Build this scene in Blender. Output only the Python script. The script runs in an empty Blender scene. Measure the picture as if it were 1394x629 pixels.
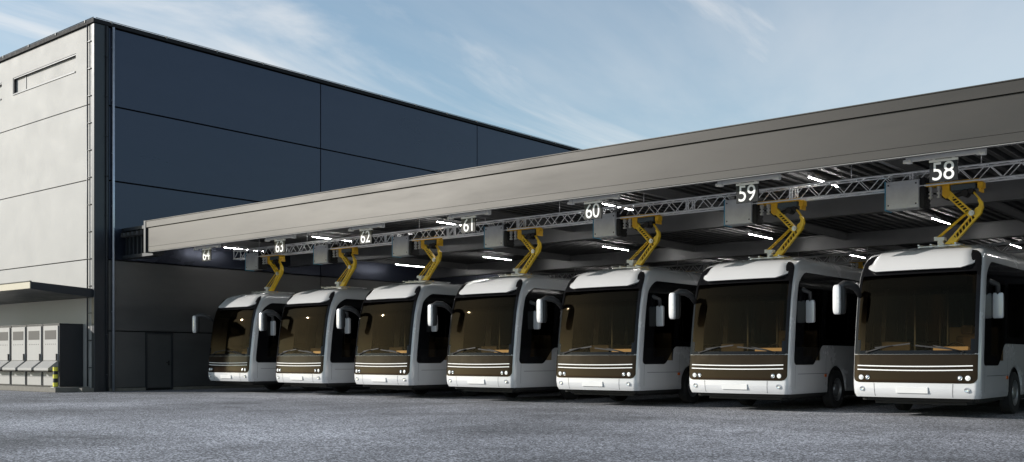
import bpy, math, random
from math import sin, cos, pi, sqrt, asin, radians
from mathutils import Vector, Matrix
random.seed(7)
SC = bpy.context.scene
COL = SC.collection

# ------------------------------------------------------------------ helpers
def lerp_tab(tab, v):
    if v <= tab[0][0]: return tab[0][1]
    for (a, fa), (b, fb) in zip(tab, tab[1:]):
        if v <= b:
            t = (v-a)/(b-a)
            return fa+(fb-fa)*t
    return tab[-1][1]

class MB:
    """collects geometry for one mesh object"""
    def __init__(s): s.v = []; s.f = []; s.m = []; s.sm = []
    def add(s, vs, fs, mi=0, smooth=False):
        o = len(s.v); s.v += [tuple(p) for p in vs]
        for f in fs: s.f.append(tuple(i+o for i in f)); s.m.append(mi); s.sm.append(smooth)
    def box(s, x0, x1, y0, y1, z0, z1, mi=0):
        v = [(x, y, z) for x in (x0, x1) for y in (y0, y1) for z in (z0, z1)]
        s.add(v, [(0,1,3,2),(4,6,7,5),(0,4,5,1),(2,3,7,6),(0,2,6,4),(1,5,7,3)], mi)
    def bbox(s, x0, x1, y0, y1, z0, z1, b=.01, mi=0):
        # box with chamfered edges
        v = []; idx = {}
        for i, x in enumerate((x0, x1)):
            for j, y in enumerate((y0, y1)):
                for k, z in enumerate((z0, z1)):
                    sx, sy, sz = (1-2*i)*b, (1-2*j)*b, (1-2*k)*b
                    idx[i,j,k,0] = len(v); v.append((x, y+sy, z+sz))
                    idx[i,j,k,1] = len(v); v.append((x+sx, y, z+sz))
                    idx[i,j,k,2] = len(v); v.append((x+sx, y+sy, z))
        f = []
        I = idx
        for i in (0,1): f.append([I[i,0,0,0],I[i,1,0,0],I[i,1,1,0],I[i,0,1,0]])
        for j in (0,1): f.append([I[0,j,0,1],I[1,j,0,1],I[1,j,1,1],I[0,j,1,1]])
        for k in (0,1): f.append([I[0,0,k,2],I[1,0,k,2],I[1,1,k,2],I[0,1,k,2]])
        for i in (0,1):
            for j in (0,1): f.append([I[i,j,0,0],I[i,j,1,0],I[i,j,1,1],I[i,j,0,1]])
            for k in (0,1): f.append([I[i,0,k,0],I[i,1,k,0],I[i,1,k,2],I[i,0,k,2]])
        for j in (0,1):
            for k in (0,1): f.append([I[0,j,k,1],I[1,j,k,1],I[1,j,k,2],I[0,j,k,2]])
        for i in (0,1):
            for j in (0,1):
                for k in (0,1): f.append([I[i,j,k,0],I[i,j,k,1],I[i,j,k,2]])
        s.add(v, f, mi)
    def bar(s, a, b, w, h=None, mi=0, up=(0,0,1)):
        # rectangular bar from a to b, w across, h along 'up'
        h = h or w
        a = Vector(a); b = Vector(b); d = (b-a).normalized(); u = Vector(up)
        if abs(d.dot(u)) > .99: u = Vector((0,1,0))
        r = d.cross(u).normalized(); u = r.cross(d)
        v = [p+r*(i*w/2)+u*(j*h/2) for p in (a,b) for i,j in ((-1,-1),(1,-1),(1,1),(-1,1))]
        s.add(v, [(3,2,1,0),(4,5,6,7)]+[(i,(i+1)%4,4+(i+1)%4,4+i) for i in range(4)], mi)
    def tube(s, pts, r, n=8, mi=0, caps=True):
        pts = [Vector(p) for p in pts]; rs = r if isinstance(r, (list,tuple)) else [r]*len(pts)
        rings = []; ref = None; vs = []
        for i, p in enumerate(pts):
            d = (pts[min(i+1,len(pts)-1)]-pts[max(i-1,0)]).normalized()
            if ref is None: ref = Vector((0,0,1)) if abs(d.z) < .9 else Vector((1,0,0))
            a = d.cross(ref).normalized(); b = a.cross(d).normalized(); ref = b
            for k in range(n):
                t = 2*pi*k/n; vs.append(p+a*cos(t)*rs[i]+b*sin(t)*rs[i])
        fs = [(i*n+k, i*n+(k+1)%n, (i+1)*n+(k+1)%n, (i+1)*n+k) for i in range(len(pts)-1) for k in range(n)]
        s.add(vs, fs, mi, True)
        if caps:
            o = len(s.v)-len(vs); L = len(pts)-1
            s.f.append(tuple(o+k for k in range(n))[::-1]); s.m.append(mi); s.sm.append(False)
            s.f.append(tuple(o+L*n+k for k in range(n))); s.m.append(mi); s.sm.append(False)
    def lathe(s, prof, c=(0,0,0), axis='X', n=32, mi=0):
        # prof: list of (along, radius)
        vs = []
        for (a, r) in prof:
            for k in range(n):
                t = 2*pi*k/n
                if axis == 'X': p = (a, r*cos(t), r*sin(t))
                elif axis == 'Y': p = (r*cos(t), a, r*sin(t))
                else: p = (r*cos(t), r*sin(t), a)
                vs.append((p[0]+c[0], p[1]+c[1], p[2]+c[2]))
        fs = [(i*n+k, i*n+(k+1)%n, (i+1)*n+(k+1)%n, (i+1)*n+k) for i in range(len(prof)-1) for k in range(n)]
        s.add(vs, fs, mi, True)
    def prism(s, poly, y0, y1, mi=0):
        # polygon in (x,z) extruded along y
        n = len(poly)
        v = [(x,y0,z) for x,z in poly]+[(x,y1,z) for x,z in poly]
        s.add(v, [tuple(range(n)), tuple(range(n,2*n))[::-1]]+[(i,n+i,n+(i+1)%n,(i+1)%n) for i in range(n)], mi)
    def prism_x(s, poly, x0, x1, mi=0):
        n = len(poly)
        v = [(x0,y,z) for y,z in poly]+[(x1,y,z) for y,z in poly]
        s.add(v, [tuple(range(n)), tuple(range(n,2*n))[::-1]]+[(i,n+i,n+(i+1)%n,(i+1)%n) for i in range(n)], mi)
    def blob(s, c, r, e=.35, n=20, mi=0):
        # rounded box (superellipsoid)
        def sp(v, p): return math.copysign(abs(v)**p, v)
        vs = []; m = n//2
        for i in range(m+1):
            ph = -pi/2+pi*i/m
            for k in range(n):
                th = 2*pi*k/n
                vs.append((c[0]+r[0]*sp(cos(ph),e)*sp(cos(th),e), c[1]+r[1]*sp(cos(ph),e)*sp(sin(th),e), c[2]+r[2]*sp(sin(ph),e)))
        s.add(vs, [(i*n+k, i*n+(k+1)%n, (i+1)*n+(k+1)%n, (i+1)*n+k) for i in range(m) for k in range(n)], mi, True)
    def build(s, name, mats, parent=None, sharp=None, fixn=True):
        me = bpy.data.meshes.new(name)
        me.from_pydata(s.v, [], s.f)
        if not isinstance(mats, (list,tuple)): mats = [mats]
        for m in mats: me.materials.append(m)
        for p, mi, sm in zip(me.polygons, s.m, s.sm):
            p.material_index = mi; p.use_smooth = sm
        if fixn:
            import bmesh
            bm = bmesh.new(); bm.from_mesh(me)
            bmesh.ops.recalc_face_normals(bm, faces=bm.faces); bm.to_mesh(me); bm.free()
        if sharp is not None: me.set_sharp_from_angle(angle=radians(sharp))
        me.validate()
        o = bpy.data.objects.new(name, me); COL.objects.link(o)
        if parent: o.parent = parent
        return o

def tag(o, label=None, cat=None, group=None, kind=None):
    if label: o['label'] = label
    if cat: o['category'] = cat
    if group: o['group'] = group
    if kind: o['kind'] = kind
    return o
def thing(name, label, cat, loc=(0,0,0), group=None):
    o = bpy.data.objects.new(name, None); COL.objects.link(o)
    o.empty_display_size = .3
    o.location = loc
    return tag(o, label, cat, group)
def copy_tree(o, parent=None):
    c = o.copy(); COL.objects.link(c); c.parent = parent
    for ch in [x for x in bpy.data.objects if x.parent == o]: copy_tree(ch, c)
    return c

# ------------------------------------------------------------------ materials
def newmat(name):
    m = bpy.data.materials.new(name); m.use_nodes = True
    nt = m.node_tree; nt.nodes.clear()
    out = nt.nodes.new('ShaderNodeOutputMaterial')
    return m, nt, out
def pm(name, col, rough=.5, metal=0., var=.08, scale=2.5, bump=0., bscale=40., coat=0., spec=.5, rvar=.08, stretch=(1,1,1), emit=None):
    m, nt, out = newmat(name)
    N = nt.nodes.new; L = nt.links.new
    p = N('ShaderNodeBsdfPrincipled')
    tc = N('ShaderNodeTexCoord'); mp = N('ShaderNodeMapping'); mp.inputs['Scale'].default_value = stretch
    L(tc.outputs['Object'], mp.inputs[0])
    nz = N('ShaderNodeTexNoise'); nz.inputs['Scale'].default_value = scale; nz.inputs['Detail'].default_value = 6; nz.inputs['Roughness'].default_value = .62
    L(mp.outputs[0], nz.inputs['Vector'])
    mr = N('ShaderNodeMapRange'); mr.inputs[1].default_value = .25; mr.inputs[2].default_value = .75
    mr.inputs[3].default_value = 1-var; mr.inputs[4].default_value = 1+var
    L(nz.outputs[0], mr.inputs[0])
    mx = N('ShaderNodeMix'); mx.data_type = 'RGBA'; mx.blend_type = 'MULTIPLY'; mx.inputs[0].default_value = 1
    mx.inputs[6].default_value = (*col, 1); L(mr.outputs[0], mx.inputs[7])
    L(mx.outputs[2], p.inputs['Base Color'])
    rr = N('ShaderNodeMapRange'); rr.inputs[1].default_value = .25; rr.inputs[2].default_value = .75
    rr.inputs[3].default_value = max(.02, rough-rvar); rr.inputs[4].default_value = min(1, rough+rvar)
    L(nz.outputs[0], rr.inputs[0]); L(rr.outputs[0], p.inputs['Roughness'])
    p.inputs['Metallic'].default_value = metal
    p.inputs['Specular IOR Level'].default_value = spec
    p.inputs['Coat Weight'].default_value = coat; p.inputs['Coat Roughness'].default_value = .06
    if bump:
        n2 = N('ShaderNodeTexNoise'); n2.inputs['Scale'].default_value = bscale; n2.inputs['Detail'].default_value = 3
        L(tc.outputs['Object'], n2.inputs['Vector'])
        b = N('ShaderNodeBump'); b.inputs['Strength'].default_value = bump; b.inputs['Distance'].default_value = .02
        L(n2.outputs[0], b.inputs['Height']); L(b.outputs[0], p.inputs['Normal'])
    if emit:
        p.inputs['Emission Color'].default_value = (*emit[0], 1); p.inputs['Emission Strength'].default_value = emit[1]
    L(p.outputs[0], out.inputs[0])
    return m
def glassmat(name, tint, refl=1.0, rough=.02, ior=1.5, glow_fade=None):
    m, nt, out = newmat(name); N = nt.nodes.new; L = nt.links.new
    tr = N('ShaderNodeBsdfTransparent'); tr.inputs[0].default_value = (*tint, 1)
    gl = N('ShaderNodeBsdfGlossy'); gl.inputs['Roughness'].default_value = rough; gl.inputs[0].default_value = (*(refl if isinstance(refl, tuple) else (refl,)*3), 1)
    if glow_fade:   # pane tint graded by height: dark top, tan glow painted in below
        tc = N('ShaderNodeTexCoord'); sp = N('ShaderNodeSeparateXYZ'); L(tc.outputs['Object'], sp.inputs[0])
        mr = N('ShaderNodeMapRange'); mr.interpolation_type = 'SMOOTHSTEP'; mr.inputs[1].default_value = glow_fade[1]; mr.inputs[2].default_value = glow_fade[2]; L(sp.outputs[2], mr.inputs[0])
        mc = N('ShaderNodeMix'); mc.data_type = 'RGBA'; mc.inputs[6].default_value = (*tint, 1); mc.inputs[7].default_value = (*glow_fade[0], 1); L(mr.outputs[0], mc.inputs[0]); L(mc.outputs[2], tr.inputs[0])
    lw = N('ShaderNodeLayerWeight'); lw.inputs[0].default_value = .5
    pw = N('ShaderNodeMath'); pw.operation = 'POWER'; pw.inputs[1].default_value = 4.5; L(lw.outputs['Facing'], pw.inputs[0])
    fr = N('ShaderNodeMapRange'); fr.inputs[3].default_value = ((ior-1)/(ior+1))**2; fr.inputs[4].default_value = 1; L(pw.outputs[0], fr.inputs[0])
    mx = N('ShaderNodeMixShader'); L(fr.outputs[0], mx.inputs[0]); L(tr.outputs[0], mx.inputs[1]); L(gl.outputs[0], mx.inputs[2])
    L(mx.outputs[0], out.inputs[0])
    return m

M = {}
M['paint'] = pm('bus_white_paint', (.63,.635,.65), .26, .12, .03, 1.2, coat=.8, rvar=.04)
M['mask'] = pm('bus_mask_brown', (.016,.0105,.007), .14, .0, .1, 3, spec=.2)
for _n in M['mask'].node_tree.nodes:
    if _n.type == 'BSDF_PRINCIPLED': _n.inputs['Specular Tint'].default_value = (1,.80,.58,1)
M['frit'] = pm('black_glass_border', (.006,.006,.007), .08, 0, .05, 2, rvar=.03, spec=.16)
M['glass'] = glassmat('windscreen_glass', (.80,.66,.45), (.29,.215,.135), glow_fade=((.09,.08,.07), 1.5, 2.5))
M['sglass'] = glassmat('side_glass', (.07,.07,.07), .7)
M['rubber'] = pm('tyre_rubber', (.022,.022,.023), .8, 0, .2, 14, bump=.2, bscale=90)
M['rim'] = pm('wheel_rim', (.32,.33,.34), .4, .7, .15, 8)
M['under'] = pm('underbody', (.02,.02,.02), .85, 0, .2, 5)
M['blackpl'] = pm('black_plastic', (.02,.02,.021), .55, 0, .1, 8, spec=.3)
M['mirrorarm'] = pm('mirror_arm_plastic', (.04,.04,.042), .35, 0, .1, 8)
M['stripe'] = pm('white_trim', (.82,.82,.82), .3, 0, .02)
M['chrome'] = pm('lamp_chrome', (.75,.76,.78), .16, .9, .05)
M['lens'] = pm('lamp_lens', (.85,.85,.83), .1, 0, .05, coat=1)
M['plate'] = pm('plate_white', (.62,.62,.62), .4, 0, .04)
M['seam'] = pm('seam_dark', (.06,.06,.065), .6)
M['amber'] = pm('amber_lens', (.6,.12,.02), .25, 0, .05, coat=.5)
M['int_dark'] = pm('interior_dark', (.035,.035,.036), .7, 0, .15, 4)
M['int_tan'] = pm('interior_tan', (.30,.235,.155), .55, 0, .12, 4)
M['int_grey'] = pm('interior_grey', (.18,.18,.18), .6)
M['seat'] = pm('seat_fabric', (.13,.10,.07), .85, 0, .2, 12)
M['rail'] = pm('handrail', (.55,.55,.53), .35, .3)
M['yellow'] = pm('arm_yellow', (.95,.62,.03), .42, 0, .12, 9)
M['orange'] = pm('mount_orange', (.88,.50,.02), .45, 0, .14, 9)
M['motor'] = pm('motor_slate', (.09,.12,.14), .5, .3)
M['steel'] = pm('light_steel', (.58,.59,.60), .38, .55, .1, 10)
M['truss'] = pm('truss_alu', (.92,.92,.92), .4, 0, .04, 8)
M['cabgrey'] = pm('charger_grey', (.70,.71,.71), .42, .1, .12, 3)
M['blue'] = pm('blue_edge', (.10,.42,.62), .4)
M['signblack'] = pm('sign_black', (.012,.012,.013), .3, 0, .1, spec=.22)
M['white'] = pm('white_paint', (.82,.82,.80), .45, 0, .04)
M['fascia'] = pm('fascia_sheet', (.034,.031,.028), .46, .3, .06, .7, bump=.015, bscale=3, stretch=(.35,1,2.2))
M['coping'] = pm('fascia_coping', (.027,.0245,.022), .48, .3, .08, 1.2, stretch=(.35,1,2))
M['deck'] = pm('roof_deck', (.085,.085,.085), .5, .1, .2, 1.5, stretch=(1,.3,1))
M['beam'] = pm('steel_beam', (.25,.25,.25), .38, .35, .16, 1.1)
M['gravelroof'] = pm('roof_top', (.10,.10,.10), .9)
M['darkwall'] = pm('dark_metal_panel', (.034,.041,.064), .33, .6, .22, .22, bump=.012, bscale=1.4, rvar=.1, stretch=(1,.6,1.3))
M['backwall'] = pm('back_wall', (.035,.035,.036), .8, 0, .25, .6)
M['lowpanel'] = pm('panel_reflecting_grey', (.12,.12,.12), .36, .4, .30, .35, rvar=.1, stretch=(1,.35,1.2))  # lower rows of the dark wall, grey reflections put into the colour
M['joint'] = pm('joint_black', (.008,.008,.009), .8)
M['lightwall'] = pm('light_panel', (.345,.34,.33), .7, 0, .045, .8, bump=.03, bscale=6, rvar=.08)
M['anth'] = pm('anthracite', (.035,.038,.044), .42, .4, .1, 2)
M['trim'] = pm('trim_grey', (.20,.20,.20), .6, .2, .1, 6)
M['edge'] = pm('edge_black', (.016,.016,.018), .75, 0, .1, 6, spec=.2)
M['pipe'] = pm('zinc_pipe', (.46,.50,.56), .35, .7, .12, 6)
M['door'] = pm('door_dark', (.075,.075,.075), .5, .2, .1, 2)
M['concrete'] = pm('plinth_concrete', (.17,.16,.14), .9, 0, .22, 5, bump=.15, bscale=60)
M['cabwhite'] = pm('cabinet_white', (.30,.297,.29), .55, 0, .06, 3)
M['cabdark'] = pm('cabinet_side', (.018,.019,.022), .5, 0, .1, 3)
M['cabwin'] = pm('cabinet_window', (.09,.085,.08), .6, 0, .1, spec=.2)
M['hazy'] = pm('hazard_yellow', (.72,.66,.06), .45, 0, .12, 9)
M['awnlit'] = pm('awning_beige', (.34,.31,.24), .5, .1, .08, 2)
M['tube'] = pm('tube_lit', (.9,.9,.9), .5, emit=((1,.98,.95), 75))

def asphalt():
    m, nt, out = newmat('asphalt'); N = nt.nodes.new; L = nt.links.new
    p = N('ShaderNodeBsdfPrincipled'); tc = N('ShaderNodeTexCoord')
    def noise(sc, det=4, ro=.6):
        n = N('ShaderNodeTexNoise'); n.inputs['Scale'].default_value = sc; n.inputs['Detail'].default_value = det; n.inputs['Roughness'].default_value = ro
        L(tc.outputs['Object'], n.inputs['Vector']); return n
    def ramp(src, a, b, ca, cb):
        r = N('ShaderNodeMapRange'); r.inputs[1].default_value = a; r.inputs[2].default_value = b; r.inputs[3].default_value = ca; r.inputs[4].default_value = cb
        L(src, r.inputs[0]); return r.outputs[0]
    vo = N('ShaderNodeTexVoronoi'); vo.inputs['Scale'].default_value = 42; L(tc.outputs['Object'], vo.inputs['Vector'])
    sep = N('ShaderNodeSeparateColor'); L(vo.outputs['Color'], sep.inputs[0])
    g1 = ramp(sep.outputs[0], .45, 1., .44, 2.9)          # single stones
    g2 = ramp(noise(70, 2).outputs[0], .3, .7, .7, 1.3)
    big = ramp(noise(.16, 6, .62).outputs[0], .35, .65, .45, 1.45)
    mid = ramp(noise(.9, 6, .7).outputs[0], .3, .7, .85, 1.15)
    def mul(a, b):
        q = N('ShaderNodeMath'); q.operation = 'MULTIPLY'; L(a, q.inputs[0]); L(b, q.inputs[1]); return q.outputs[0]
    st = ramp(noise(.55, 5, .65).outputs[0], .60, .70, 1., .62)     # oil and tyre stains
    k = mul(mul(mul(g1, g2), mul(big, mid)), st)
    mx = N('ShaderNodeMix'); mx.data_type = 'RGBA'; mx.blend_type = 'MULTIPLY'; mx.inputs[0].default_value = 1
    mx.inputs[6].default_value = (.20,.205,.225, 1); L(k, mx.inputs[7]); L(mx.outputs[2], p.inputs['Base Color'])
    p.inputs['Roughness'].default_value = .8
    b = N('ShaderNodeBump'); b.inputs['Strength'].default_value = .5; b.inputs['Distance'].default_value = .008
    L(sep.outputs[1], b.inputs['Height']); L(b.outputs[0], p.inputs['Normal'])
    L(p.outputs[0], out.inputs[0]); return m
M['asphalt'] = asphalt()

# ------------------------------------------------------------------ ground
g = MB(); S = 400
g.add([(-S,-S,0),(S,-S,0),(S,S,0),(-S,S,0)], [(0,1,2,3)])
tag(g.build('ground', M['asphalt']), kind='structure')

# ------------------------------------------------------------------ depot hall (building on the left)
CX, CY, HB = -36.1, 18.95, 13.9
XL = -60.0; YE = 62.0
hall = thing('depot_hall', 'tall industrial hall with pale front wall and dark blue metal side', 'building', (CX, CY, 0))
def P(mb, name, mat, parent=None, sharp=None):
    o = mb.build(name, mat, None, sharp)
    par = parent or hall
    o.parent = par
    # geometry written in world coordinates: undo the parents' offset
    off = Vector((0,0,0)); q = par
    while q: off += q.location; q = q.parent
    o.data.transform(Matrix.Translation(-off))
    return o
b = MB(); b.box(XL, CX-.14, CY+.14, YE, 0, HB-.05); P(b, 'core', M['joint'])
G = .02
# pale front panels (facing -Y)
w = MB()
rows = [(.02, 4.99), (4.99, 7.98), (7.98, 10.81), (10.81, HB-.12)]
WIN = [(CX-6.77, CX-1.41), (CX-13.2, CX-7.8), (CX-19.7, CX-14.3)]
wz0, wz1 = 12.2, 12.93
for i, (a, c) in enumerate(rows):
    a2 = a+(G if i else 0); c2 = c-(G if i < 3 else 0)
    if i < 3: w.box(XL, CX-.30, CY, CY+.13, a2, c2)
    else:
        w.box(XL, CX-.30, CY, CY+.13, a2, wz0); w.box(XL, CX-.30, CY, CY+.13, wz1, c2)
        edges = [XL]+[e for q in sorted(WIN) for e in q]+[CX-.30]
        for k in range(0, len(edges), 2): w.box(edges[k], edges[k+1], CY, CY+.13, wz0, wz1)
P(w, 'front_wall', M['lightwall'])
for (x0, x1) in WIN:
    f = MB(); d = .38
    f.box(x0, x0+.05, CY+.02, CY+d, wz0, wz1); f.box(x1-.05, x1, CY+.02, CY+d, wz0, wz1)
    f.box(x0+.05, x1-.05, CY+.02, CY+d, wz1-.05, wz1); f.box(x0+.05, x1-.05, CY-.03, CY+d, wz0, wz0+.05)
    f.box(x0+.9, x0+.96, CY+.11, CY+.129, wz0+.05, wz1-.05)
    fo = P(f, 'window', M['anth'])
    p = MB(); p.box(x0+.05, x1-.05, CY+.13, CY+.162, wz0+.05, wz1-.05); P(p, 'pane', M['lightwall'], fo)
# dark side panels (facing +X)
sd = MB(); lo = MB()
zr = [.14, 2.29, 4.99, 7.98, 10.81, HB-.12]
yc = [CY+.56, 29.7, 40.4, 51.2, YE]
DY0, DY1 = 21.04, 22.19
for i in range(5):
    for j in range(4):
        y0, y1 = yc[j]+(G if j else 0), yc[j+1]-(G if j < 3 else 0)
        z0, z1 = zr[i]+(G if i else 0), zr[i+1]-G
        if i == 0 and j == 0:
            lo.box(CX-.13, CX, y0, DY0-.03, z0, z1); lo.box(CX-.13, CX, DY1+.03, y1, z0, z1)
        else: (sd if i > 1 else lo).bbox(CX-.13, CX, y0, y1, z0, z1, .012)
P(sd, 'side_wall', M['darkwall']); P(lo, 'lower_side_wall', M['lowpanel'])
d = MB(); d.box(CX-.10, CX-.03, DY0+.05, DY1-.05, .1, 2.22); dd = P(d, 'door', M['door'])
d = MB(); d.box(CX-.10, CX+.02, DY0-.02, DY0+.05, .05, 2.27); d.box(CX-.10, CX+.02, DY1-.05, DY1+.02, .05, 2.27); d.box(CX-.10, CX+.02, DY0+.05, DY1-.05, 2.22, 2.27)
P(d, 'door_frame', M['anth'], dd)
d = MB(); d.box(CX-.03, CX+.0, DY1-.18, DY1-.13, .98, 1.16); d.tube([(CX-.0,DY1-.155,1.09),(CX+.05,DY1-.155,1.09),(CX+.05,DY1-.30,1.09)], .012); P(d, 'handle', M['blackpl'], dd)
d = MB(); d.box(CX-.05, CX+.035, CY+.57, DY0-.03, 0, .12); d.box(CX-.05, CX+.035, DY1+.03, YE, 0, .12); P(d, 'base_strip', M['concrete'])
c = MB(); c.bbox(CX-.16, CX+.03, CY-.03, CY+.54, 0, HB-.1, .015); P(c, 'corner_post', M['anth'])
c = MB(); c.bbox(CX-.27, CX-.165, CY-.02, CY+.1, 0, HB-.1, .01); P(c, 'corner_trim', M['trim'])
c = MB()
c.box(XL, CX+.09, CY-.09, CY+.3, HB-.1, HB+.05); c.box(CX-.3, CX+.09, CY+.3, YE, HB-.1, HB+.05)
P(c, 'roof_edge', M['edge'])
c = MB(); c.box(XL, CX-.3, CY+.3, YE, HB-.06, HB-.02); P(c, 'roof', M['gravelroof'])
c = MB()
y = CY+.6
while y < YE: c.box(CX+.02, CX+.12, y, y+.05, HB-.02, HB+.075); y += 2.3
x = CX-.5
while x > XL: c.box(x-.05, x, CY-.12, CY-.02, HB-.02, HB+.075); x -= 2.3
c.tube([(CX+.07, CY, HB+.085), (CX+.07, YE, HB+.085)], .014, 6); c.tube([(CX+.05, CY-.07, HB+.085), (XL, CY-.07, HB+.085)], .014, 6)
P(c, 'lightning_rail', M['trim'])
c = MB(); c.tube([(CX+.09, CY+.70, .02), (CX+.09, CY+.70, HB-.12)], .05, 12)
for k in range(7): c.box(CX, CX+.06, CY+.67, CY+.73, 1+2*k, 1.05+2*k)
P(c, 'downpipe', M['pipe'])
c = MB(); c.tube([(CX+.08, CY+.44, .02), (CX+.08, CY+.44, HB-.12)], .03, 10)
for k in range(9): c.lathe([(.6+1.5*k,.03),(.6+1.5*k,.045),(.66+1.5*k,.045),(.66+1.5*k,.03)], (CX+.08,CY+.44,0), 'Z', 10)
P(c, 'cable_conduit', M['anth'])
c = MB(); c.tube([(CX-.42, CY-.06, .2), (CX-.42, CY-.06, HB-.05)], .028, 8)
for k in range(13): c.box(CX-.44, CX-.18, CY-.07, CY+.0, .9+1.02*k, .925+1.02*k)
P(c, 'conductor_rod', M['anth'])
# awning over the cabinets
a = MB()
a.prism_x([(16.63,3.74),(16.63,4.0),(18.93,3.86),(18.93,3.53)], XL, CX-.12)
aw = P(a, 'awning', M['anth'])
a = MB(); a.box(XL, CX-.11, 16.60, 16.632, 3.755, 3.985); P(a, 'edge_board', M['awnlit'], aw)
a = MB(); a.box(XL, CX-.10, 16.57, 16.66, 4.0, 4.025); P(a, 'drip_edge', M['anth'], aw)

# plinth in front of the pale wall
k = MB(); k.bbox(XL, CX-.27, 17.6, CY-.03, 0, .185, .015)
k.box(CX-.27, CX+.03, CY-.5, CY-.04, 0, .15)
tag(k.build('pavement', M['concrete']), kind='structure')

# equipment cabinets
def make_cabinet():
    r = thing('equipment_cabinet', 'x', 'cabinet')
    W = 1.29; D = .9; H = 2.34
    m = MB(); m.bbox(-W/2, W/2, 0, D, 0, H, .012); m.box(-W/2-.01, W/2+.01, -.015, D, H-.001, H+.03); m.build('housing', M['cabdark'], r)
    m = MB(); m.bbox(-W/2+.07, W/2-.07, -.035, .005, .98, H-.05, .008)
    dr = m.build('door', M['cabwhite'], r)
    m = MB(); m.box(-W/2+.2, W/2-.2, -.042, -.03, 1.78, 2.12); m.build('window', M['cabwin'], dr)
    m = MB()
    for i in range(6): m.lathe([(-.041,.0),(-.041,.017),(-.03,.017)], (-.38+.152*i, 0, 1.60), 'Y', 10)
    m.build('vent_holes', M['joint'], dr)
    m = MB(); m.bbox(W/2-.17, W/2-.11, -.075, -.03, .98, 1.24, .006); m.build('handle', M['blackpl'], dr)
    m = MB(); m.prism_x([(-.005,.62),(-.40,.62),(-.40,.70),(-.05,.97),(-.005,.97)], -W/2+.08, W/2-.08); m.build('hood', M['cabwhite'], r)
    m = MB(); m.box(-W/2+.09, W/2-.09, -.39, -.02, .585, .619); m.build('hood_tray', M['blackpl'], r)
    m = MB(); m.bbox(-W/2+.07, W/2-.07, -.03, .005, .04, .55, .008); m.box(-W/2+.07, W/2-.07, -.036, -.028, .36, .372, 1); m.build('lower_panel', [M['cabwhite'], M['seam']], r)
    return r
cab0 = make_cabinet()
clabs = ['pale grey equipment cabinet beside the striped post, at the end of its row', 'second pale grey equipment cabinet from the striped post',
         'third pale grey equipment cabinet from the striped post', 'pale grey equipment cabinet cut by the left edge of the picture']
for i in range(4):
    o = cab0 if i == 0 else copy_tree(cab0)
    o.location = (-37.58-1.335*i, 18.03, .187); tag(o, clabs[i], 'cabinet', 'equipment cabinets under the awning')
# striped guard post
bo = thing('guard_post', 'short black and yellow striped post in front of the cabinets', 'bollard', (-36.66, 17.74, .187))
m = MB(); m.lathe([(0,.085),(.74,.085),(.76,.075),(.765,0)], axis='Z', n=20); m.build('post', M['blackpl'], bo, 40)
for z in (.03, .33, .60):
    m = MB(); m.lathe([(z,.087),(z+.0,.089),(z+.145,.089),(z+.145,.087)], axis='Z', n=20); m.build('yellow_band', M['hazy'], bo, 40)
m = MB(); m.box(-.12,.12,-.12,.12,0,.015); m.build('base_plate', M['steel'], bo)

# ------------------------------------------------------------------ canopy
FY = 19.75; FB, FT = 5.155, 6.25; XS, XR = -33.8, 40.0; BY = 58.0  # right end lengthened out of view to darken the space under the roof
can = thing('bus_canopy', 'long flat steel canopy with a beige metal fascia over the parked buses', 'canopy', (0, FY, 0))
def Q(mb, name, mat, parent=None, sharp=None): return P(mb, name, mat, parent or can, sharp)
m = MB()
m.box(XS+.012, XR, FY, FY+.12, FB+.17, FT-.23); m.box(XS+.012, XR, FY+.0, FY+.14, FB, FB+.162)
fas = Q(m, 'fascia', M['fascia'])
m = MB(); m.box(XS, XR, FY-.05, FY+.4, FT-.22, FT); m.box(XS, XR, FY-.07, FY+.4, FT, FT+.02); Q(m, 'coping', M['coping'], fas)
m = MB(); m.box(XS, XR, FY+.02, FY+.15, FB-.024, FB-.003); Q(m, 'drip_edge', M['trim'], fas)
m = MB(); m.box(XS-.12, XS-.002, FY-.07, FY+.7, FB-.04, FT+.03); Q(m, 'end_cap', M['anth'], fas)
m = MB(); m.box(CX+.01, XS-.13, FY+.45, FY+.7, FB-.1, FT-.04)
for (a, c) in ((FB-.1, FB+.02), (FT-.16, FT-.04)): m.box(CX+.01, XS-.13, FY+.3, FY+.45, a, c)
x = CX+.15
while x < XS-.3: m.box(x, x+.05, FY+.36, FY+.45, FB+.02, FT-.16); x += .28
Q(m, 'ribbed_link', M['anth'])
# corrugated deck
DZ = 5.86
m = MB(); pr = []
x = CX+.05
while x < XR:
    pr += [(x, DZ), (x+.12, DZ), (x+.155, DZ+.15), (x+.275, DZ+.15)]; x += .31
n = len(pr)
m.add([(x, FY+.14, z) for x, z in pr]+[(x, BY, z) for x, z in pr], [(i, i+1, n+i+1, n+i) for i in range(n-1)])
Q(m, 'roof_deck', M['deck'])
m = MB(); m.box(XS, XR, FY+.4, BY, FT-.16, FT-.08); m.box(CX+.01, XS, FY+.7, BY, FT-.16, FT-.08); Q(m, 'roof_top', M['gravelroof'])
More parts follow.
